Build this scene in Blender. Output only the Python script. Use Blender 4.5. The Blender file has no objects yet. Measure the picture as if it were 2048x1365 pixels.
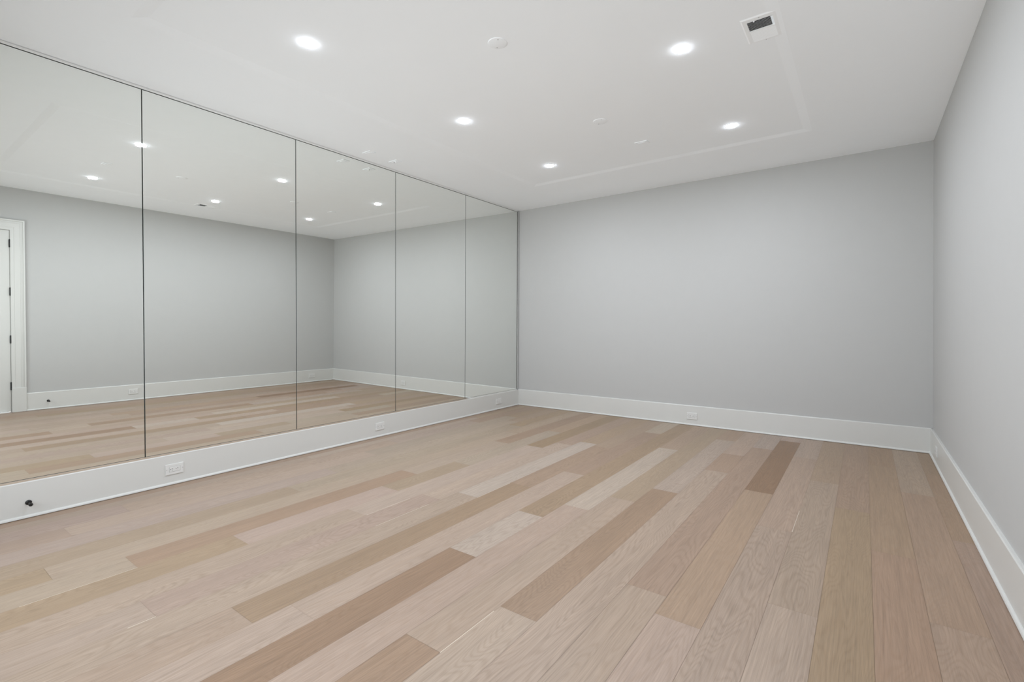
import bpy, bmesh, math, random
from mathutils import Vector, Matrix

scene = bpy.context.scene
COL = scene.collection

# ------------------------------------------------------------------ sizes (metres)
W, H, TRAY = 4.4527, 2.74, 0.008          # room width, ceiling height, depth of the ceiling recess
NEAR = -5.75                              # wall behind the camera
LEAN = -0.00776                           # the right wall is a touch out of plumb
MT = 0.007                                # mirrors lean in slightly at the top
BASE_H = 0.222
E_LAMP, P_LAMP, SPREAD, DAY, SKY, GROUND = 52.0, 12.4, 180.0, 4.0, 0.95, 1.78

# ------------------------------------------------------------------ materials
def srgb(r, g, b):
    f = lambda c: (c / 255 / 12.92) if c / 255 <= 0.04045 else ((c / 255 + 0.055) / 1.055) ** 2.4
    return (f(r), f(g), f(b), 1.0)

def new_mat(name):
    m = bpy.data.materials.new(name); m.use_nodes = True
    nt = m.node_tree
    return m, nt, nt.nodes['Principled BSDF']

def paint(name, col, rough=0.5, spec=0.5, var=0.012, scale=9.0, bump=0.0, bscale=350.0):
    m, nt, b = new_mat(name)
    tc = nt.nodes.new('ShaderNodeNewGeometry')
    n = nt.nodes.new('ShaderNodeTexNoise'); n.inputs['Scale'].default_value = scale; n.inputs['Detail'].default_value = 3
    nt.links.new(tc.outputs['Position'], n.inputs['Vector'])
    mr = nt.nodes.new('ShaderNodeMapRange')
    mr.inputs['To Min'].default_value = 1 - var; mr.inputs['To Max'].default_value = 1 + var
    nt.links.new(n.outputs['Fac'], mr.inputs['Value'])
    mx = nt.nodes.new('ShaderNodeMix'); mx.data_type = 'RGBA'; mx.blend_type = 'MULTIPLY'
    mx.inputs['Factor'].default_value = 1
    mx.inputs['A'].default_value = col
    nt.links.new(mr.outputs['Result'], mx.inputs['B'])
    nt.links.new(mx.outputs['Result'], b.inputs['Base Color'])
    b.inputs['Roughness'].default_value = rough
    b.inputs['Specular IOR Level'].default_value = spec
    if bump:
        n2 = nt.nodes.new('ShaderNodeTexNoise'); n2.inputs['Scale'].default_value = bscale
        nt.links.new(tc.outputs['Position'], n2.inputs['Vector'])
        bp = nt.nodes.new('ShaderNodeBump'); bp.inputs['Strength'].default_value = bump; bp.inputs['Distance'].default_value = 0.0006
        nt.links.new(n2.outputs['Fac'], bp.inputs['Height']); nt.links.new(bp.outputs['Normal'], b.inputs['Normal'])
    return m

M_CEIL = paint('ceiling_paint', srgb(248, 251, 253), 0.85, 0.2)
M_WALL = paint('wall_paint', srgb(185, 185, 183), 0.7, 0.25, bump=0.12)
M_TRIM = paint('trim_paint', srgb(207, 207, 203), 0.35, 0.5, var=0.006)
M_PLATE = paint('white_plastic', srgb(216, 216, 213), 0.3, 0.5, var=0.004)
M_CPLATE = paint('ceiling_plate_white', srgb(247, 250, 252), 0.85, 0.2, var=0.004)
M_DARK = paint('dark_recess', srgb(30, 30, 30), 0.8, 0.2)
M_BLACK = paint('black_metal', srgb(14, 14, 14), 0.4, 0.5)
M_STEEL = paint('screw_metal', srgb(170, 170, 168), 0.35, 0.5)
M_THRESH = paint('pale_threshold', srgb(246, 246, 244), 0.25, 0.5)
M_VENT = paint('vent_enamel', srgb(245, 247, 248), 0.7, 0.4)

def metal(name, col, rough):
    m, nt, b = new_mat(name)
    b.inputs['Base Color'].default_value = col
    b.inputs['Metallic'].default_value = 1.0
    n = nt.nodes.new('ShaderNodeTexNoise'); n.inputs['Scale'].default_value = 3.0
    mr = nt.nodes.new('ShaderNodeMapRange')
    mr.inputs['To Min'].default_value = rough; mr.inputs['To Max'].default_value = rough * 1.15
    nt.links.new(n.outputs['Fac'], mr.inputs['Value']); nt.links.new(mr.outputs['Result'], b.inputs['Roughness'])
    return m
M_MIRROR = metal('mirror_silvering', (0.925, 0.942, 0.915, 1), 0.0)
M_CHANNEL = metal('polished_channel', (0.93, 0.93, 0.92, 1), 0.04)
M_EDGE = paint('mirror_glass_edge', srgb(52, 60, 56), 0.3, 0.5)

def lens_mat():
    m, nt, b = new_mat('lamp_lens')
    b.inputs['Base Color'].default_value = (0.9, 0.9, 0.9, 1)
    b.inputs['Emission Color'].default_value = (0.945, 1.0, 1.095, 1)
    b.inputs['Emission Strength'].default_value = E_LAMP
    n = nt.nodes.new('ShaderNodeTexNoise'); n.inputs['Scale'].default_value = 40
    mr = nt.nodes.new('ShaderNodeMapRange'); mr.inputs['To Min'].default_value = .4; mr.inputs['To Max'].default_value = .5
    nt.links.new(n.outputs['Fac'], mr.inputs['Value']); nt.links.new(mr.outputs['Result'], b.inputs['Roughness'])
    return m
M_LENS = lens_mat()

def pane_mat():
    # thin clear glass: lets the fill light through, mirrors a little
    m, nt, b = new_mat('fill_window_glass'); nt.nodes.remove(b)
    out = nt.nodes['Material Output']
    tr = nt.nodes.new('ShaderNodeBsdfTransparent'); tr.inputs['Color'].default_value = (.97, .98, .975, 1)
    gl = nt.nodes.new('ShaderNodeBsdfGlossy'); gl.inputs['Roughness'].default_value = 0.0
    mx = nt.nodes.new('ShaderNodeMixShader'); mx.inputs['Fac'].default_value = .06
    nt.links.new(tr.outputs[0], mx.inputs[1]); nt.links.new(gl.outputs[0], mx.inputs[2]); nt.links.new(mx.outputs[0], out.inputs['Surface'])
    return m
M_PANE = pane_mat()

def floor_mat():
    m, nt, b = new_mat('oak_planks')
    N, L = nt.nodes, nt.links
    def math_(op, a, bb=None):
        n = N.new('ShaderNodeMath'); n.operation = op
        for i, v in enumerate((a, bb)):
            if v is None: continue
            if isinstance(v, (int, float)): n.inputs[i].default_value = v
            else: L.new(v, n.inputs[i])
        return n.outputs[0]
    geo = N.new('ShaderNodeNewGeometry')
    tone = N.new('ShaderNodeAttribute'); tone.attribute_name = 'tone'
    seed = N.new('ShaderNodeAttribute'); seed.attribute_name = 'seed'
    sep = N.new('ShaderNodeSeparateXYZ'); L.new(geo.outputs['Position'], sep.inputs[0])
    s1 = math_('MULTIPLY', seed.outputs['Fac'], 37.0)
    def coords(sx, sy):
        c = N.new('ShaderNodeCombineXYZ')
        L.new(math_('ADD', math_('MULTIPLY', sep.outputs['X'], sx), s1), c.inputs['X'])
        L.new(math_('ADD', math_('MULTIPLY', sep.outputs['Y'], sy), s1), c.inputs['Y'])
        L.new(s1, c.inputs['Z'])
        return c.outputs[0]
    def noise(vec, scale, detail, dist=0.0, rough=.5):
        n = N.new('ShaderNodeTexNoise'); L.new(vec, n.inputs['Vector'])
        n.inputs['Scale'].default_value = scale; n.inputs['Detail'].default_value = detail
        n.inputs['Distortion'].default_value = dist; n.inputs['Roughness'].default_value = rough
        return n.outputs['Fac']
    # cathedral figure: contour lines of a long stretched noise
    fig = noise(coords(6.5, 0.85), 1.0, 1.5, 0.25)
    fine = noise(coords(22, 2.2), 1.0, 2.0)
    ph = math_('ADD', math_('MULTIPLY', fig, 270.0), math_('MULTIPLY', fine, 12.0))
    ring = math_('POWER', math_('ADD', math_('MULTIPLY', math_('SINE', ph), 0.5), 0.5), 2.2)
    # straight fibres and pores
    fib = noise(coords(165, 3.2), 1.0, 3.0, 0.0, .65)
    pore = noise(coords(420, 9.0), 1.0, 2.0, 0.0, .6)
    broad = noise(coords(9.0, 0.7), 1.0, 2.0)
    seedf = math_('FRACT', math_('MULTIPLY', seed.outputs['Fac'], 13.7))
    ramt = math_('ADD', math_('MULTIPLY', seedf, 0.10), 0.02)
    v = math_('SUBTRACT', 1.0, math_('MULTIPLY', ring, ramt))
    v = math_('ADD', v, math_('MULTIPLY', math_('SUBTRACT', fib, 0.5), 0.62))
    v = math_('ADD', v, math_('MULTIPLY', math_('SUBTRACT', pore, 0.5), 0.40))
    v = math_('ADD', v, math_('MULTIPLY', math_('SUBTRACT', broad, 0.5), 0.20))
    v = math_('ADD', v, 0.035)
    # small dark knots / mineral streaks
    vor = N.new('ShaderNodeTexVoronoi'); vor.feature = 'F1'
    L.new(coords(4.5, 0.9), vor.inputs['Vector']); vor.inputs['Scale'].default_value = 1.0
    kn = N.new('ShaderNodeMapRange'); kn.inputs['From Min'].default_value = 0.004; kn.inputs['From Max'].default_value = 0.022
    kn.inputs['To Min'].default_value = 0.55; kn.inputs['To Max'].default_value = 1.0
    L.new(vor.outputs['Distance'], kn.inputs['Value'])
    v = math_('MULTIPLY', v, kn.outputs['Result'])
    mx = N.new('ShaderNodeMix'); mx.data_type = 'RGBA'; mx.blend_type = 'MULTIPLY'; mx.inputs['Factor'].default_value = 1
    L.new(tone.outputs['Color'], mx.inputs['A']); L.new(v, mx.inputs['B'])
    # figure lines are a little warmer than the ground
    mx2 = N.new('ShaderNodeMix'); mx2.data_type = 'RGBA'; mx2.blend_type = 'MULTIPLY'
    L.new(math_('MULTIPLY', ring, 0.5), mx2.inputs['Factor'])
    L.new(mx.outputs['Result'], mx2.inputs['A']); mx2.inputs['B'].default_value = (1.0, 0.965, 0.92, 1)
    L.new(mx2.outputs['Result'], b.inputs['Base Color'])
    rr = N.new('ShaderNodeMapRange'); rr.inputs['To Min'].default_value = 0.36; rr.inputs['To Max'].default_value = 0.46
    L.new(fib, rr.inputs['Value']); L.new(rr.outputs['Result'], b.inputs['Roughness'])
    b.inputs['Specular IOR Level'].default_value = 0.45
    bp = N.new('ShaderNodeBump'); bp.inputs['Strength'].default_value = 0.15; bp.inputs['Distance'].default_value = 0.0004
    L.new(pore, bp.inputs['Height']); L.new(bp.outputs['Normal'], b.inputs['Normal'])
    return m
M_FLOOR = floor_mat()

# ------------------------------------------------------------------ mesh helpers
def box(bm, x0, x1, y0, y1, z0, z1, bev=0.0, seg=1):
    r = bmesh.ops.create_cube(bm, size=1.0)
    vs = r['verts']
    for v in vs:
        v.co = Vector(((x0 + x1) / 2 + v.co.x * (x1 - x0), (y0 + y1) / 2 + v.co.y * (y1 - y0), (z0 + z1) / 2 + v.co.z * (z1 - z0)))
    if bev:
        es = list({e for v in vs for e in v.link_edges})
        bmesh.ops.bevel(bm, geom=es, offset=bev, segments=seg, affect='EDGES', profile=0.5)

def lathe(bm, prof, n=40, cap0=False, cap1=False):
    """revolve (r, z) about Z"""
    rings = []
    for r, z in prof:
        if r < 1e-6: rings.append([bm.verts.new((0, 0, z))])
        else: rings.append([bm.verts.new((r * math.cos(2 * math.pi * i / n), r * math.sin(2 * math.pi * i / n), z)) for i in range(n)])
    for a, c in zip(rings, rings[1:]):
        for i in range(n):
            j = (i + 1) % n
            if len(a) == 1 and len(c) == 1: continue
            if len(a) == 1: bm.faces.new((a[0], c[j], c[i]))
            elif len(c) == 1: bm.faces.new((a[i], a[j], c[0]))
            else: bm.faces.new((a[i], a[j], c[j], c[i]))
    bmesh.ops.recalc_face_normals(bm, faces=bm.faces)

def prism(bm, prof, y0, y1, axis='y'):
    """extrude an (u, z) outline between y0 and y1; axis 'y': u is x, axis 'x': u is y"""
    f = (lambda u, z, t: (u, t, z)) if axis == 'y' else (lambda u, z, t: (t, u, z))
    a = [bm.verts.new(f(u, z, y0)) for u, z in prof]; c = [bm.verts.new(f(u, z, y1)) for u, z in prof]
    n = len(prof)
    for i in range(n):
        bm.faces.new((a[i], a[(i + 1) % n], c[(i + 1) % n], c[i]))
    bm.faces.new(a); bm.faces.new(c[::-1])
    bmesh.ops.recalc_face_normals(bm, faces=bm.faces)

def obj(name, bm, mat, parent=None, smooth=False, shear=False):
    if shear:
        for v in bm.verts: v.co.x += LEAN * (v.co.z - 1.4)
    me = bpy.data.meshes.new(name); bm.to_mesh(me); bm.free()
    if mat: me.materials.append(mat)
    if smooth:
        for p in me.polygons: p.use_smooth = True
        try: me.set_sharp_from_angle(angle=math.radians(35))
        except Exception: pass
    o = bpy.data.objects.new(name, me); COL.objects.link(o)
    if parent: o.parent = parent
    return o

def struct(o): o['kind'] = 'structure'; return o
def tag(o, label, cat, group=None):
    o['label'] = label; o['category'] = cat
    if group: o['group'] = group
    return o
def empty(name, loc, rot=(0, 0, 0)):
    o = bpy.data.objects.new(name, None); COL.objects.link(o)
    o.location = loc; o.rotation_euler = rot; o.empty_display_size = 0.05
    return o
def dup(root):
    def cp(o, par):
        c = o.copy(); COL.objects.link(c)
        if par: c.parent = par
        for ch in list(o.children): cp(ch, c)
        return c
    return cp(root, None)

# ------------------------------------------------------------------ floor: one object, planks inside its mesh
TON = dict(P=(200, 194, 184), L=(187, 173, 160), K=(186, 171, 157), G=(183, 172, 158), M=(180, 163, 146),
           T=(175, 155, 132), D=(166, 145, 118), B=(160, 134, 109), R=(174, 152, 131), X=(151, 122, 95))
PITCH, X0 = 0.1727, 4.005
ROWS = {  # row number counted to the left from x = X0 : tone, joint y, tone, joint y ... from the far wall to the near wall
    24: ['R'],
    23: ['M', -1.1, 'G', -3.3, 'G'], 22: ['M', -1.3, 'G', -2.5, 'L', -4.6, 'L'],
    21: ['T', -0.8, 'G', -2.9, 'L', -4.9, 'K'], 20: ['M', -1.0, 'G', -3.4, 'G'],
    19: ['T', -1.2, 'G', -3.80, 'M'], 18: ['M', -1.5, 'L', -5.07, 'T'],
    17: ['T', -1.90, 'L', -3.07, 'R', -4.81, 'L'], 16: ['T', -1.2, 'G', -2.66, 'M', -3.4, 'L', -4.39, 'T'],
    15: ['D', -1.85, 'L', -3.80, 'K'], 14: ['M', -1.6, 'L', -3.35, 'K', -4.9, 'L'],
    13: ['T', -1.43, 'P', -3.18, 'K'], 12: ['M', -1.5, 'R', -2.81, 'D', -4.7, 'M'],
    11: ['G', -0.66, 'R', -2.35, 'K', -4.55, 'L'], 10: ['D', -3.20, 'P', -3.805, 'B'],
    9: ['M', -1.20, 'P', -2.95, 'K'], 8: ['M', -2.65, 'L', -4.40, 'D'],
    7: ['T', -0.55, 'G', -2.33, 'D', -4.06, 'K'], 6: ['K', -1.07, 'T', -1.66, 'L', -4.5, 'K'],
    5: ['G', -0.69, 'T', -3.60, 'L'], 4: ['L', -0.24, 'X', -1.98, 'T', -3.74, 'K'],
    3: ['K', -0.83, 'M', -2.58, 'K', -4.6, 'M'], 2: ['T', -1.48, 'K', -3.40, 'L'],
    1: ['T', -2.00, 'T', -4.3, 'M'], 0: ['D', -0.75, 'T', -2.58, 'R', -4.7, 'T'],
    -1: ['M', -1.41, 'T', -3.18, 'M'], -2: ['T', -0.8, 'T', -2.19, 'M'], -3: ['T']}

def build_floor():
    rnd = random.Random(5)
    bm = bmesh.new()
    cl = bm.loops.layers.float_color.new('tone')
    sd = bm.faces.layers.float.new('seed')
    g = 0.00035
    def face(x0, x1, y0, y1, z, col, s):
        f = bm.faces.new([bm.verts.new(c) for c in ((x0, y0, z), (x1, y0, z), (x1, y1, z), (x0, y1, z))])
        for lp in f.loops: lp[cl] = col
        f[sd] = s
    xa, xb = -0.05, W + 0.35
    face(xa, xb, NEAR - 0.05, 0.05, -0.0025, srgb(120, 98, 78), 0.1)
    for k, row in ROWS.items():
        x0 = X0 - PITCH * k; x1 = x0 + PITCH
        if k == 24: x1 = 0.11          # the ripped board along the mirror wall
        if k == 23: x0 = 0.11
        x0 = max(x0, xa); x1 = min(x1, xb) if k != -3 else xb
        ys = [0.05] + [v for v in row if not isinstance(v, str)] + [NEAR - 0.05]
        ts = [v for v in row if isinstance(v, str)]
        for t, ya, yb in zip(ts, ys, ys[1:]):
            j = rnd.uniform(-4, 4); r, gg, b = (v * k_ + (m_ - v) * 0.16 for v, m_, k_ in zip(TON[t], (182, 165, 148), (0.84, 0.80, 0.77)))
            face(x0 + g, x1 - g, yb + g, ya - g, 0.0, srgb(r + j, gg + j + rnd.uniform(-1.5, 1.5), b + j + rnd.uniform(-2.5, 2.5)), rnd.random())
    # pale strips that paint light glints along some board edges
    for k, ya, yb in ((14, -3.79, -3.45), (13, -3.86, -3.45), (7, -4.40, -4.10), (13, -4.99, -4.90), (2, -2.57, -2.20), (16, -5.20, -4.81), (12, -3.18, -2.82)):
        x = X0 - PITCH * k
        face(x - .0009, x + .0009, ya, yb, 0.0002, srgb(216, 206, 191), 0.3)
    return struct(obj('floor', bm, M_FLOOR))
build_floor()

# ------------------------------------------------------------------ ceiling with a shallow recessed field
TX0, TX1, TY0, TY1 = 0.853, 3.606, -4.70, -0.873
def build_ceiling():
    bm = bmesh.new()
    xa, xb, ya, yb = -0.06, W + 0.06, NEAR - 0.06, 0.06
    o = [bm.verts.new((x, y, H)) for x, y in ((xa, ya), (xb, ya), (xb, yb), (xa, yb))]
    i0 = [bm.verts.new((x, y, H)) for x, y in ((TX0, TY0), (TX1, TY0), (TX1, TY1), (TX0, TY1))]
    sl = 0.060
    i1 = [bm.verts.new((x, y, H + TRAY)) for x, y in ((TX0 + sl, TY0 + sl), (TX1 - sl, TY0 + sl), (TX1 - sl, TY1 - sl), (TX0 + sl, TY1 - sl))]
    tp = [bm.verts.new((v.co.x, v.co.y, H + 0.12)) for v in o]
    for a in range(4):
        b = (a + 1) % 4
        bm.faces.new((o[a], o[b], i0[b], i0[a])); bm.faces.new((i0[a], i0[b], i1[b], i1[a])); bm.faces.new((o[a], tp[a], tp[b], o[b]))
    bm.faces.new(i1); bm.faces.new(tp[::-1])
    bmesh.ops.recalc_face_normals(bm, faces=bm.faces)
    return struct(obj('ceiling', bm, M_CEIL))
build_ceiling()

# ------------------------------------------------------------------ walls
bm = bmesh.new(); box(bm, -0.14, -0.012, NEAR - 0.12, 0.0, 0, H); struct(obj('wall_left', bm, M_WALL))
bm = bmesh.new(); box(bm, -0.14, W + 0.14, 0.0, 0.12, 0, H); struct(obj('wall_far', bm, M_WALL))
WX0, WX1, WZ0, WZ1 = 0.35, 3.65, 0.30, 1.90      # unseen glazed opening added behind the camera to brighten the ceiling
bm = bmesh.new()
box(bm, -0.14, WX0, NEAR - 0.12, NEAR, 0, H); box(bm, WX1, W + 0.14, NEAR - 0.12, NEAR, 0, H)
box(bm, WX0, WX1, NEAR - 0.12, NEAR, 0, WZ0); box(bm, WX0, WX1, NEAR - 0.12, NEAR, WZ1, H)
struct(obj('wall_near', bm, M_WALL))
def fill_window():
    root = struct(empty('fill_window_1', ((WX0 + WX1) / 2, NEAR - 0.06, WZ0)))
    def part(name, bm, mat):
        for v in bm.verts: v.co -= Vector(root.location)
        return obj(name, bm, mat, root)
    bm = bmesh.new(); y0, y1 = NEAR - 0.085, NEAR - 0.035
    box(bm, WX0, WX1, y0, y1, WZ0, WZ0 + .05); box(bm, WX0, WX1, y0, y1, WZ1 - .05, WZ1)
    for i in range(4):
        x = WX0 + (WX1 - WX0) * i / 3
        box(bm, max(WX0, x - .025), min(WX1, x + .025), y0, y1, WZ0 + .05, WZ1 - .05)
    part('fill_window_frame', bm, M_TRIM)
    bm = bmesh.new()
    for a, b, c, d in ((WX0 - .09, WX0, WZ0 - .02, WZ1 + .09), (WX1, WX1 + .09, WZ0 - .02, WZ1 + .09), (WX0 - .09, WX1 + .09, WZ1, WZ1 + .09)):
        box(bm, a, b, NEAR, NEAR + .018, c, d)
    part('fill_window_casing', bm, M_TRIM)
    bm = bmesh.new(); box(bm, WX0 - .11, WX1 + .11, NEAR - .035, NEAR + .045, WZ0 - .045, WZ0, .004); part('fill_window_sill', bm, M_TRIM)
    for i in range(3):
        a, b = WX0 + (WX1 - WX0) * i / 3, WX0 + (WX1 - WX0) * (i + 1) / 3
        bm = bmesh.new(); box(bm, a + .02, b - .02, NEAR - .062, NEAR - .058, WZ0 + .045, WZ1 - .045); part('fill_window_pane', bm, M_PANE)
    # lets the renderer aim its fill light samples at the opening
    ld = bpy.data.lights.new('fill_portal', 'AREA'); ld.shape = 'RECTANGLE'; ld.size = WX1 - WX0; ld.size_y = WZ1 - WZ0
    ld.cycles.is_portal = True
    lo = bpy.data.objects.new('fill_portal', ld); COL.objects.link(lo)
    lo.location = ((WX0 + WX1) / 2, NEAR - 0.10, (WZ0 + WZ1) / 2); lo.rotation_euler = (math.pi / 2, 0, 0)
fill_window()
DY1, DY0, DZ = -4.436, -5.306, 2.222      # door opening on the right wall
def right_wall():
    bm = bmesh.new()
    box(bm, W, W + 0.13, DY1 + 0.012, 0.0, 0, H)
    box(bm, W, W + 0.13, NEAR, DY0 - 0.012, 0, H)
    box(bm, W, W + 0.13, DY0 - 0.012, DY1 + 0.012, DZ + 0.012, H)
    return struct(obj('wall_right', bm, M_WALL, shear=True))
right_wall()

# ------------------------------------------------------------------ baseboards, each with its shoe moulding
def base_prof(th, h):
    return [(0, 0), (th, 0), (th, h - 0.006), (th - 0.004, h), (0, h)]
def shoe_prof(th):
    p = [(th, 0)]
    for i in range(7):
        a = math.pi / 2 * i / 6
        p.append((th + 0.011 * math.cos(a), 0.003 + 0.015 * math.sin(a)))
    return p + [(th, 0.018)]
def baseboard(name, kind, y0, y1, th, h):
    """kind: left / right run along y, far / near run along x"""
    par = None
    for nm, prof in ((name, base_prof(th, h)), ('shoe_molding', shoe_prof(th))):
        bm = bmesh.new()
        if kind == 'left': prism(bm, prof, y0, y1, 'y')
        elif kind == 'right': prism(bm, [(W - u, z) for u, z in prof], y0, y1, 'y')
        elif kind == 'far': prism(bm, [(-u, z) for u, z in prof], y0, y1, 'x')
        else: prism(bm, [(NEAR + u, z) for u, z in prof], y0, y1, 'x')
        o = obj(nm, bm, M_TRIM, par, shear=(kind == 'right'))
        if par is None: par = struct(o)
bl = 0.014
def left_base():
    # sits on the wall face behind the mirrors and carries the bottom channel
    bm = bmesh.new(); prism(bm, [(-0.012, 0), (bl, 0), (bl, 0.209), (bl - 0.003, 0.2135), (-0.012, 0.2135)], NEAR, 0.0, 'y')
    o = struct(obj('baseboard_left', bm, M_TRIM))
    bm = bmesh.new(); prism(bm, shoe_prof(bl), NEAR, 0.0, 'y'); obj('shoe_molding', bm, M_TRIM, o)
left_base()
baseboard('baseboard_far', 'far', 0.0, W + 0.011, 0.014, BASE_H)
baseboard('baseboard_near', 'near', 0.0, W + 0.011, 0.014, BASE_H)
CASE = 0.13
baseboard('baseboard_right', 'right', DY1 + CASE, 0.0, 0.016, BASE_H)

# ------------------------------------------------------------------ door on the right wall
def door():
    root = struct(empty('door_1', (W, (DY0 + DY1) / 2, 0)))
    def part(name, bm, mat, par=root):
        o = obj(name, bm, mat, par, shear=True); o.matrix_parent_inverse = Matrix.Translation(-Vector(root.location)) if par is root else Matrix(); return o
    bm = bmesh.new()   # leaf with two sunken panels
    y0, y1 = DY0 + 0.003, DY1 - 0.003
    x0 = W + 0.004
    box(bm, x0 + 0.008, x0 + 0.040, y0, y1, 0.014, DZ - 0.003)
    for a, b, c, d in ((y0, y0 + 0.12, 0.014, DZ - 0.003), (y1 - 0.12, y1, 0.014, DZ - 0.003), (y0 + 0.12, y1 - 0.12, 0.014, 0.26),
                       (y0 + 0.12, y1 - 0.12, DZ - 0.133, DZ - 0.003), (y0 + 0.12, y1 - 0.12, 0.92, 1.06)):
        box(bm, x0, x0 + 0.008, a, b, c, d)
    part('door_leaf', bm, M_TRIM)
    bm = bmesh.new()   # jamb lining
    box(bm, W, W + 0.13, DY1, DY1 + 0.012, 0, DZ + 0.012); box(bm, W, W + 0.13, DY0 - 0.012, DY0, 0, DZ + 0.012)
    box(bm, W, W + 0.13, DY0, DY1, DZ, DZ + 0.012)
    box(bm, W + 0.046, W + 0.058, DY0, DY1, 0.013, DZ)        # stop
    part('door_jamb', bm, M_TRIM)
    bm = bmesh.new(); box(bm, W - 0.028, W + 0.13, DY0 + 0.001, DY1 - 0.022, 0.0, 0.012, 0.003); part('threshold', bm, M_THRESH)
    for z in (2.063, 1.479, 0.896, 0.323):
        bm = bmesh.new()
        r = bmesh.ops.create_cone(bm, cap_ends=True, segments=14, radius1=0.0075, radius2=0.0075, depth=0.092)
        for v in bm.verts: v.co += Vector((W - 0.0055, DY1 - 0.001, z))
        for s in (-1, 1):
            r = bmesh.ops.create_uvsphere(bm, u_segments=10, v_segments=6, radius=0.006)
            for v in r['verts']: v.co = Vector((v.co.x, v.co.y, v.co.z * .6)) + Vector((W - 0.0055, DY1 - 0.001, z + s * 0.047))
        part('hinge', bm, M_BLACK)
door()

def casing():
    """stepped door casing with a back band, standing on plinth blocks"""
    steps = [(0.004, 0.036, 0.014), (0.036, 0.088, 0.018), (0.088, 0.098, 0.022), (0.098, 0.113, 0.019), (0.113, 0.128, 0.030)]
    bm = bmesh.new()
    for a, b, d in steps:
        # one mitred U (up the stile, across the head, down the other stile) per step
        path = lambda e: [(DY1 + e, 0.30), (DY1 + e, DZ + e), (DY0 - e, DZ + e), (DY0 - e, 0.30)]
        pi, po = path(a), path(b)
        q = [[bm.verts.new((x, y, z)) for y, z in p] for p, x in ((pi, W), (pi, W - d), (po, W - d), (po, W))]
        for n in range(3):
            for r in range(3):
                bm.faces.new((q[r][n], q[r][n + 1], q[r + 1][n + 1], q[r + 1][n]))
        for n in (0, 3): bm.faces.new([q[r][n] for r in range(4)])
    bmesh.ops.recalc_face_normals(bm, faces=bm.faces)
    o = struct(obj('trim_1', bm, M_TRIM, shear=True))
    for s, e in ((1, DY1), (-1, DY0)):
        ya, yb = sorted((e + s * 0.002, e + s * 0.130))
        bm = bmesh.new(); box(bm, W - 0.032, W, ya, yb, 0.0, 0.30, 0.003)
        obj('plinth_block', bm, M_TRIM, o, shear=True)
casing()

# ------------------------------------------------------------------ wall of mirrors
MZ0, MZ1 = 0.2270, 2.7190
ANG = math.atan(MT)
def mirror_x(z): return 0.012 + MT * (z - 1.475)
seams = [-0.0447 - 1.0908 * i for i in range(6)]
mirror_labels = ['tall frameless mirror panel beside the far wall, narrowest looking of the row',
                 'tall frameless mirror panel second from the far wall',
                 'tall frameless mirror panel third from the far wall, reflecting the far room corner',
                 'tall frameless mirror panel fourth from the far wall, reflecting the ceiling vent',
                 'leftmost frameless mirror panel, reflecting the white door']
for i in range(5):
    ya, yb = seams[i + 1] + 0.0016, seams[i] - 0.0016
    root = None
    bm = bmesh.new()
    b0, b1 = mirror_x(MZ0), mirror_x(MZ1)
    bv = 0.0015
    f = [bm.verts.new(c) for c in ((b0 , ya + bv, MZ0 + bv), (b0, yb - bv, MZ0 + bv), (b1, yb - bv, MZ1 - bv), (b1, ya + bv, MZ1 - bv))]
    e = [bm.verts.new(c) for c in ((b0 - bv, ya, MZ0), (b0 - bv, yb, MZ0), (b1 - bv, yb, MZ1), (b1 - bv, ya, MZ1))]
    k = [bm.verts.new((v.co.x - 0.005, v.co.y, v.co.z)) for v in e]
    ff = bm.faces.new(f)
    for a in range(4):
        c = (a + 1) % 4
        x = bm.faces.new((e[a], e[c], f[c], f[a])); x.material_index = 0 if a in (0, 2) else 1
        x = bm.faces.new((k[a], k[c], e[c], e[a])); x.material_index = 1
    x = bm.faces.new(k[::-1]); x.material_index = 1
    bmesh.ops.recalc_face_normals(bm, faces=bm.faces)
    o = obj('wall_mirror', bm, M_MIRROR)
    o.data.materials.append(M_EDGE)
    tag(o, mirror_labels[i], 'mirror', 'mirror panels on the left wall')

yA, yB = seams[5], seams[0]
bm = bmesh.new()    # bottom channel: lip in front of the glass
b0 = mirror_x(MZ0)
prism(bm, [(-0.012, 0.2136), (b0 + 0.0055, 0.2136), (b0 + 0.0055, 0.2262), (b0 + 0.0035, 0.2266), (b0 + 0.0035, 0.2166), (-0.012, 0.2166)], yA, yB, 'y')
tag(obj('mirror_channel', bm, M_CHANNEL), 'slim polished metal channel along the bottom edge of the mirrors', 'metal channel')
bm = bmesh.new()    # top channel
b1 = mirror_x(MZ1)
prism(bm, [(-0.012, H - 0.0025), (b1 + 0.0045, H - 0.0025), (b1 + 0.0045, MZ1 + 0.0022), (b1 + 0.0025, MZ1 + 0.0022), (b1 + 0.0025, H - 0.006), (-0.012, H - 0.006)], yA, yB, 'y')
tag(obj('mirror_channel', bm, M_CHANNEL), 'slim polished metal channel between the top of the mirrors and the ceiling', 'metal channel')
bm = bmesh.new()    # upright end channel in the far corner
vs = [bm.verts.new(c) for z in (MZ0, MZ1) for c in ((-0.012, -0.040, z), (mirror_x(z) + 0.004, -0.040, z), (mirror_x(z) + 0.004, -0.020, z), (-0.012, -0.020, z))]
for q in ((0, 1, 5, 4), (1, 2, 6, 5), (2, 3, 7, 6), (3, 0, 4, 7), (0, 3, 2, 1), (4, 5, 6, 7)): bm.faces.new([vs[i] for i in q])
bmesh.ops.recalc_face_normals(bm, faces=bm.faces)
tag(obj('mirror_channel', bm, M_CHANNEL), 'slim upright metal channel at the far corner end of the mirrors', 'metal channel')

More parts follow.
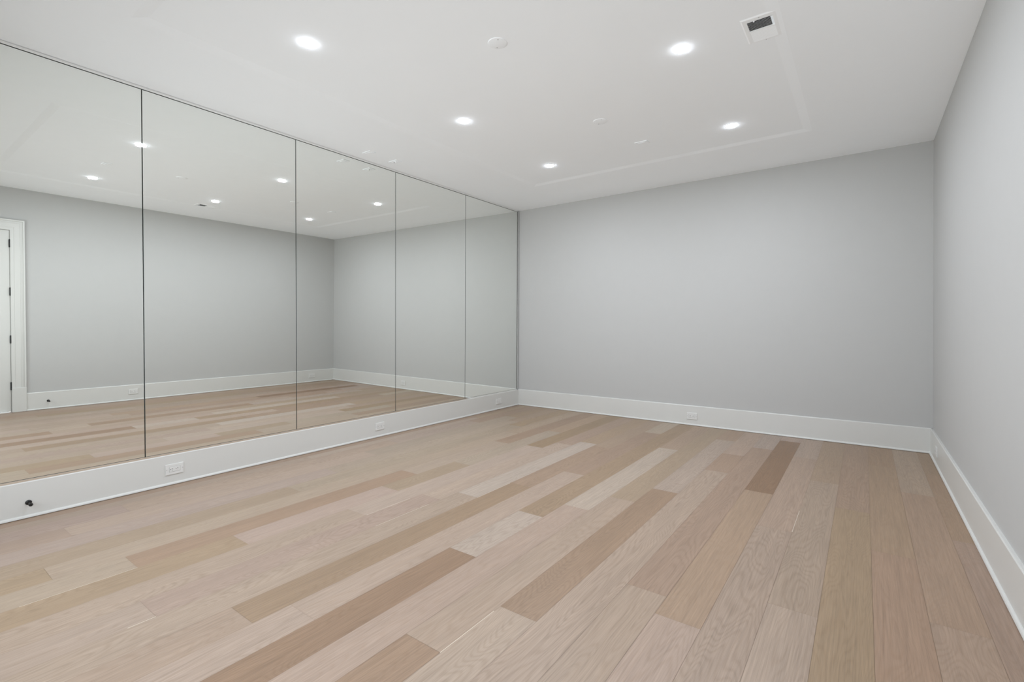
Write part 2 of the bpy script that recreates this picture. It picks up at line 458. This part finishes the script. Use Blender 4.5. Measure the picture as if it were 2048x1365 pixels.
# ------------------------------------------------------------------ ceiling lights
def make_lamp():
    root = empty('recessed_light', (0, 0, H + TRAY))
    bm = bmesh.new(); lathe(bm, [(0.0413, -0.0012), (0.0420, -0.0012), (0.054, -0.0002), (0.054, 0.0)], 56)
    obj('trim_ring', bm, M_CPLATE, root)
    R = 0.0420
    prof = [(R * math.sin(a), -0.0014 - 0.0090 * math.cos(a)) for a in [math.pi / 2 * i / 8 for i in range(9)]]
    bm = bmesh.new(); lathe(bm, prof, 56)
    obj('lens', bm, M_LENS, root, True)
    ld = bpy.data.lights.new('lamp_beam', 'AREA'); ld.shape = 'DISK'; ld.size = 0.080; ld.energy = P_LAMP
    ld.spread = math.radians(SPREAD); ld.color = (0.945, 1.0, 1.095)
    lo = bpy.data.objects.new('lamp_beam', ld); COL.objects.link(lo); lo.parent = root; lo.location = (0, 0, -0.0115)
    return root
lamp = make_lamp()
GL = 'recessed lights of the ceiling field'
LXY = {(0, 0): (1.377, -1.383), (0, 1): (1.390, -2.696), (0, 2): (1.376, -4.015), (1, 0): (3.083, -1.347), (1, 1): (3.087, -2.693), (1, 2): (3.079, -3.962)}
lab = {(0, 0): 'lit recessed ceiling light in the row nearest the far wall, on the mirror side',
       (0, 1): 'lit recessed ceiling light in the middle row, on the mirror side',
       (0, 2): 'lit recessed ceiling light nearest the viewer on the mirror side, at upper left',
       (1, 0): 'lit recessed ceiling light in the row nearest the far wall, toward the right wall',
       (1, 1): 'lit recessed ceiling light in the middle row, beside the ceiling vent',
       (1, 2): 'lit recessed ceiling light seen only in the leftmost mirror, nearest the door'}
for n, (i, j) in enumerate(lab):
    o = lamp if n == 0 else dup(lamp)
    o.location = (*LXY[(i, j)], H + TRAY)
    tag(o, lab[(i, j)], 'ceiling light', GL)

# ------------------------------------------------------------------ air vent
def vent():
    x0, x1, y0, y1 = 3.413, 3.592, -2.757, -2.495
    u0, u1, v0, v1 = 3.441, 3.564, -2.721, -2.509
    z = H + TRAY
    root = empty('air_vent', ((x0 + x1) / 2, (y0 + y1) / 2, z))
    tag(root, 'white rectangular ceiling air vent with dark and pale louvres beside the recess edge', 'air vent')
    def part(name, bm, mat):
        for v in bm.verts: v.co -= Vector(root.location)
        return obj(name, bm, mat, root)
    bm = bmesh.new()
    t = 0.005
    # face frame with bevelled outer rim
    outer = [(x0, y0), (x1, y0), (x1, y1), (x0, y1)]; mid = [(x0 + .008, y0 + .008), (x1 - .008, y0 + .008), (x1 - .008, y1 - .008), (x0 + .008, y1 - .008)]
    inn = [(u0, v0), (u1, v0), (u1, v1), (u0, v1)]
    A = [bm.verts.new((*p, z)) for p in outer]; B = [bm.verts.new((*p, z - t)) for p in mid]
    C = [bm.verts.new((*p, z - t)) for p in inn]; D = [bm.verts.new((*p, z - 0.0003)) for p in inn]
    for a in range(4):
        b = (a + 1) % 4
        bm.faces.new((A[a], A[b], B[b], B[a])); bm.faces.new((B[a], B[b], C[b], C[a])); bm.faces.new((C[a], C[b], D[b], D[a]))
    bmesh.ops.recalc_face_normals(bm, faces=bm.faces)
    part('frame', bm, M_VENT)
    bm = bmesh.new(); box(bm, u0, u1, v0, v1, z - 0.0012, z - 0.0002); part('duct_opening', bm, M_DARK)
    ym = -2.6225
    for s, (a, b) in ((-1, (v0, ym - .004)), (1, (ym + .004, v1))):
        bm = bmesh.new(); n = 9; p = (b - a) / n
        for i in range(n):
            c = a + p * (i + .5)
            # blades tilt away from the middle bar
            dy = 0.5 * p * 0.72
            lo, hi = z - t, z - 0.0014
            if s < 0: q = [(c - dy, lo), (c - dy + .0012, lo), (c + dy * .2 + .0012, hi), (c + dy * .2, hi)]
            else: q = [(c + dy + .0028, lo), (c - dy - .001, hi), (c - dy - .002, hi), (c + dy + .0012, lo - .0006)]
            prism(bm, q, u0, u1, 'x')
        part('louvre_bank', bm, M_VENT)
    bm = bmesh.new(); box(bm, u0, u1, ym - .004, ym + .004, z - t - .0005, z - .001); part('centre_bar', bm, M_VENT)
    for (sx, sy) in ((3.5025, -2.500), (3.5025, -2.739)):
        bm = bmesh.new(); lathe(bm, [(0, -.0012), (.0022, -.001), (.003, 0)], 14)
        for v in bm.verts: v.co += Vector((sx, sy, z - t))
        part('screw', bm, M_STEEL)
    bm = bmesh.new(); box(bm, 3.473, 3.479, -2.724, -2.716, z - .010, z - .004, .001); part('damper_lever', bm, M_VENT)
    root.location += Vector((0.003, -0.016, 0))
vent()

# ------------------------------------------------------------------ round cover plates with two screws
def round_cover():
    root = empty('round_cover', (0, 0, H + TRAY))
    bm = bmesh.new(); lathe(bm, [(0, -.004), (.050, -.004), (.0535, -.003), (.055, 0.0)], 64); obj('plate', bm, M_CPLATE, root, True)
    for s in (-1, 1):
        bm = bmesh.new(); lathe(bm, [(0, -.0056), (.0028, -.0052), (.0036, -.0038)], 14)
        for v in bm.verts: v.co += Vector((s * .026, s * -.030, 0))
        obj('screw', bm, M_STEEL, root)
    return root
rc = round_cover(); rc.location = (2.254, -3.376, H + TRAY)
tag(rc, 'flat round white ceiling cover plate nearest the viewer, between the two largest lights', 'cover plate', 'round cover plates on the ceiling')
r2 = dup(rc); r2.location = (2.258, -2.055, H + TRAY)
tag(r2, 'flat round white ceiling cover plate farther from the viewer, amid the four far lights', 'cover plate', 'round cover plates on the ceiling')

# ------------------------------------------------------------------ rectangular blank plates on the ceiling
def ceiling_plate(x, y, z, label, dot=False):
    root = empty('ceiling_plate', (x, y, z))
    bm = bmesh.new(); box(bm, -.057, .057, -.036, .036, -.005, 0, .002, 2); obj('plate', bm, M_CPLATE, root)
    bm = bmesh.new(); box(bm, -.034, .034, -.0168, .0168, -.0075, -.0045, .0012); obj('insert', bm, M_CPLATE, root)
    if dot:
        bm = bmesh.new(); lathe(bm, [(0, -.013), (.006, -.012), (.0095, -.0085), (.0105, -.0072)], 24)
        for v in bm.verts: v.co += Vector((.009, 0, 0))
        obj('dome', bm, M_CPLATE, root, True)
        bm = bmesh.new(); lathe(bm, [(0, -.0105), (.0038, -.0105), (.0045, -.0072)], 18)
        for v in bm.verts: v.co += Vector((-.010, -.002, 0))
        obj('lens_dot', bm, M_BLACK, root)
    tag(root, label, 'ceiling plate', 'rectangular white plates on the ceiling')
ceiling_plate(2.362, -1.428, H + TRAY, 'blank rectangular white plate in the recessed field between the two farthest lights')
ceiling_plate(2.345, -4.020, H + TRAY, 'blank rectangular white plate seen only in the leftmost mirror, above the lowest light there')
ceiling_plate(0.222, -2.712, H, 'blank rectangular white plate on the ceiling margin just above the mirror top')
ceiling_plate(0.224, -2.405, H, 'rectangular white ceiling plate with a tiny black dot, just above the mirror top', True)

# ------------------------------------------------------------------ outlets in the baseboards (local: plate in the YZ plane, facing +X)
def make_outlet():
    root = empty('wall_outlet', (0, 0, 0))
    bm = bmesh.new(); box(bm, 0, .006, -.0565, .0565, -.0375, .0375, .0025, 2); obj('plate', bm, M_PLATE, root)
    bm = bmesh.new(); box(bm, .005, .0078, -.0335, .0335, -.0168, .0168, .001); ins = obj('receptacle', bm, M_PLATE, root)
    bm = bmesh.new()   # thin shadow gap round the insert
    for a, b, c, d in ((-.0345, -.0335, -.0178, .0178), (.0335, .0345, -.0178, .0178), (-.0345, .0345, -.0178, -.0168), (-.0345, .0345, .0168, .0178)):
        box(bm, .0055, .0062, a, b, c, d)
    obj('insert_gap', bm, paint_gap, root)
    for s in (-1, 1):
        bm = bmesh.new()
        cy = s * .0165
        for zz, hgt in ((.0055, .0075), (-.0055, .0062)):     # two blades on their side
            box(bm, .0074, .00785, cy - hgt / 2 + .002, cy + hgt / 2 + .002, zz - .0011, zz + .0011)
        g = bmesh.ops.create_cone(bm, cap_ends=True, segments=12, radius1=.0024, radius2=.0024, depth=.0006)
        for v in g['verts']: v.co = Vector((.0076 + v.co.z, cy - .0085 + v.co.x, v.co.y))
        obj('socket_slots', bm, M_DARK, root)
        bm = bmesh.new()
        g = bmesh.ops.create_cone(bm, cap_ends=True, segments=12, radius1=.003, radius2=.003, depth=.0012)
        for v in g['verts']: v.co = Vector((.0062 + v.co.z, s * .0485 + v.co.x, v.co.y))
        obj('screw', bm, M_STEEL, root)
    return root
paint_gap = paint('grey_gap', srgb(120, 120, 118), 0.8, 0.2)
out0 = make_outlet()
XR = W - 0.016 + 0.0101
spots = [((bl, -4.240, .110), 0, 'white double power outlet in the mirror wall baseboard, nearest the viewer'),
         ((bl, -2.440, .107), 0, 'white double power outlet in the mirror wall baseboard, below the third mirror'),
         ((bl, -0.473, .108), 0, 'white double power outlet in the mirror wall baseboard, nearest the far corner'),
         ((2.411, -0.014, .105), -math.pi / 2, 'white double power outlet in the far wall baseboard'),
         ((XR, -3.225, .125), math.pi, 'white double power outlet in the right wall baseboard, seen in the leftmost mirror'),
         ((XR, -0.470, .115), math.pi, 'white double power outlet in the right wall baseboard by the far right corner')]
for n, (loc, rz, label) in enumerate(spots):
    o = out0 if n == 0 else dup(out0)
    o.location = loc; o.rotation_euler = (0, 0, rz)
    tag(o, label, 'power outlet', 'power outlets in the baseboards')

# ------------------------------------------------------------------ door stops (local: pointing +X)
def make_stop():
    root = empty('door_stop', (0, 0, 0))
    def rev(prof):
        bm = bmesh.new(); lathe(bm, prof, 28)
        bmesh.ops.rotate(bm, verts=bm.verts, cent=(0, 0, 0), matrix=Matrix.Rotation(math.pi / 2, 3, 'Y'))
        return bm
    obj('base_plate', rev([(0, 0), (.0145, 0), (.0145, .003), (.012, .005), (.006, .007), (0, .007)]), M_BLACK, root, True)
    obj('stem', rev([(.0045, .005), (.0045, .056)]), M_BLACK, root, True)
    obj('bumper', rev([(0, .054), (.0085, .054), (.0098, .058), (.0098, .066), (.007, .071), (0, .072)]), M_BLACK, root, True)
    return root
st = make_stop(); st.location = (bl, -4.982, .090)
tag(st, 'small black door stop on the mirror wall baseboard at far left', 'door stop', 'black door stops')
s2 = dup(st); s2.location = (XR, -4.110, .105); s2.rotation_euler = (0, 0, math.pi)
tag(s2, 'small black door stop on the right wall baseboard, reflected in the leftmost mirror', 'door stop', 'black door stops')

# ------------------------------------------------------------------ camera
cam = bpy.data.cameras.new('camera'); co = bpy.data.objects.new('camera', cam); COL.objects.link(co)
yaw, pit, rol = -0.6304, -0.0162, -0.0004
R_ = Vector((0.8078, 0.5894, -0.0004)).normalized(); F_ = Vector((-0.5894, 0.8077, -0.0162)).normalized()
U_ = R_.cross(F_).normalized(); R_ = F_.cross(U_)
mw = Matrix(((R_.x, U_.x, -F_.x, 3.966), (R_.y, U_.y, -F_.y, -5.5821), (R_.z, U_.z, -F_.z, 1.1294), (0, 0, 0, 1)))
co.matrix_world = mw
cam.sensor_width = 36.0; cam.lens = 964.534 / 2048 * 36; cam.shift_y = -16.04 / 2048; cam.clip_start = 0.02
scene.camera = co

# ------------------------------------------------------------------ world and colour
w = bpy.data.worlds.new('world'); scene.world = w; w.use_nodes = True
wn, wl = w.node_tree.nodes, w.node_tree.links
# added daylight: soft sky above the horizon, brighter below to lift the ceiling
wt = wn.new('ShaderNodeTexCoord'); ws = wn.new('ShaderNodeSeparateXYZ'); wl.new(wt.outputs['Generated'], ws.inputs[0])
wr = wn.new('ShaderNodeMapRange'); wr.inputs['From Min'].default_value = -0.05; wr.inputs['From Max'].default_value = 0.05
wl.new(ws.outputs['Z'], wr.inputs['Value'])
wm = wn.new('ShaderNodeMix'); wm.data_type = 'RGBA'; wl.new(wr.outputs['Result'], wm.inputs['Factor'])
wm.inputs['A'].default_value = (GROUND * 0.96, GROUND, GROUND * 1.05, 1); wm.inputs['B'].default_value = (SKY * 0.95, SKY, SKY * 1.09, 1)
# ground light dimmed toward straight down, shaped to spread evenly over the ceiling
wg = wn.new('ShaderNodeMapRange'); wg.interpolation_type = 'SMOOTHSTEP'
wg.inputs['From Min'].default_value = -0.80; wg.inputs['From Max'].default_value = -0.30
wg.inputs['To Min'].default_value = 0.22; wg.inputs['To Max'].default_value = 1.0
wl.new(ws.outputs['Z'], wg.inputs['Value'])
wx = wn.new('ShaderNodeMix'); wx.data_type = 'RGBA'; wx.blend_type = 'MULTIPLY'; wx.inputs['Factor'].default_value = 1
wl.new(wm.outputs['Result'], wx.inputs['A']); wl.new(wg.outputs['Result'], wx.inputs['B'])
wl.new(wx.outputs['Result'], wn['Background'].inputs['Color']); wn['Background'].inputs['Strength'].default_value = DAY
scene.view_settings.view_transform = 'Standard'; scene.view_settings.look = 'None'
scene.view_settings.gamma = 1.0; scene.view_settings.exposure = 0.08
scene.view_settings.use_curve_mapping = False
scene.cycles.max_bounces = 14; scene.cycles.diffuse_bounces = 8; scene.cycles.glossy_bounces = 8
scene.cycles.use_denoising = True
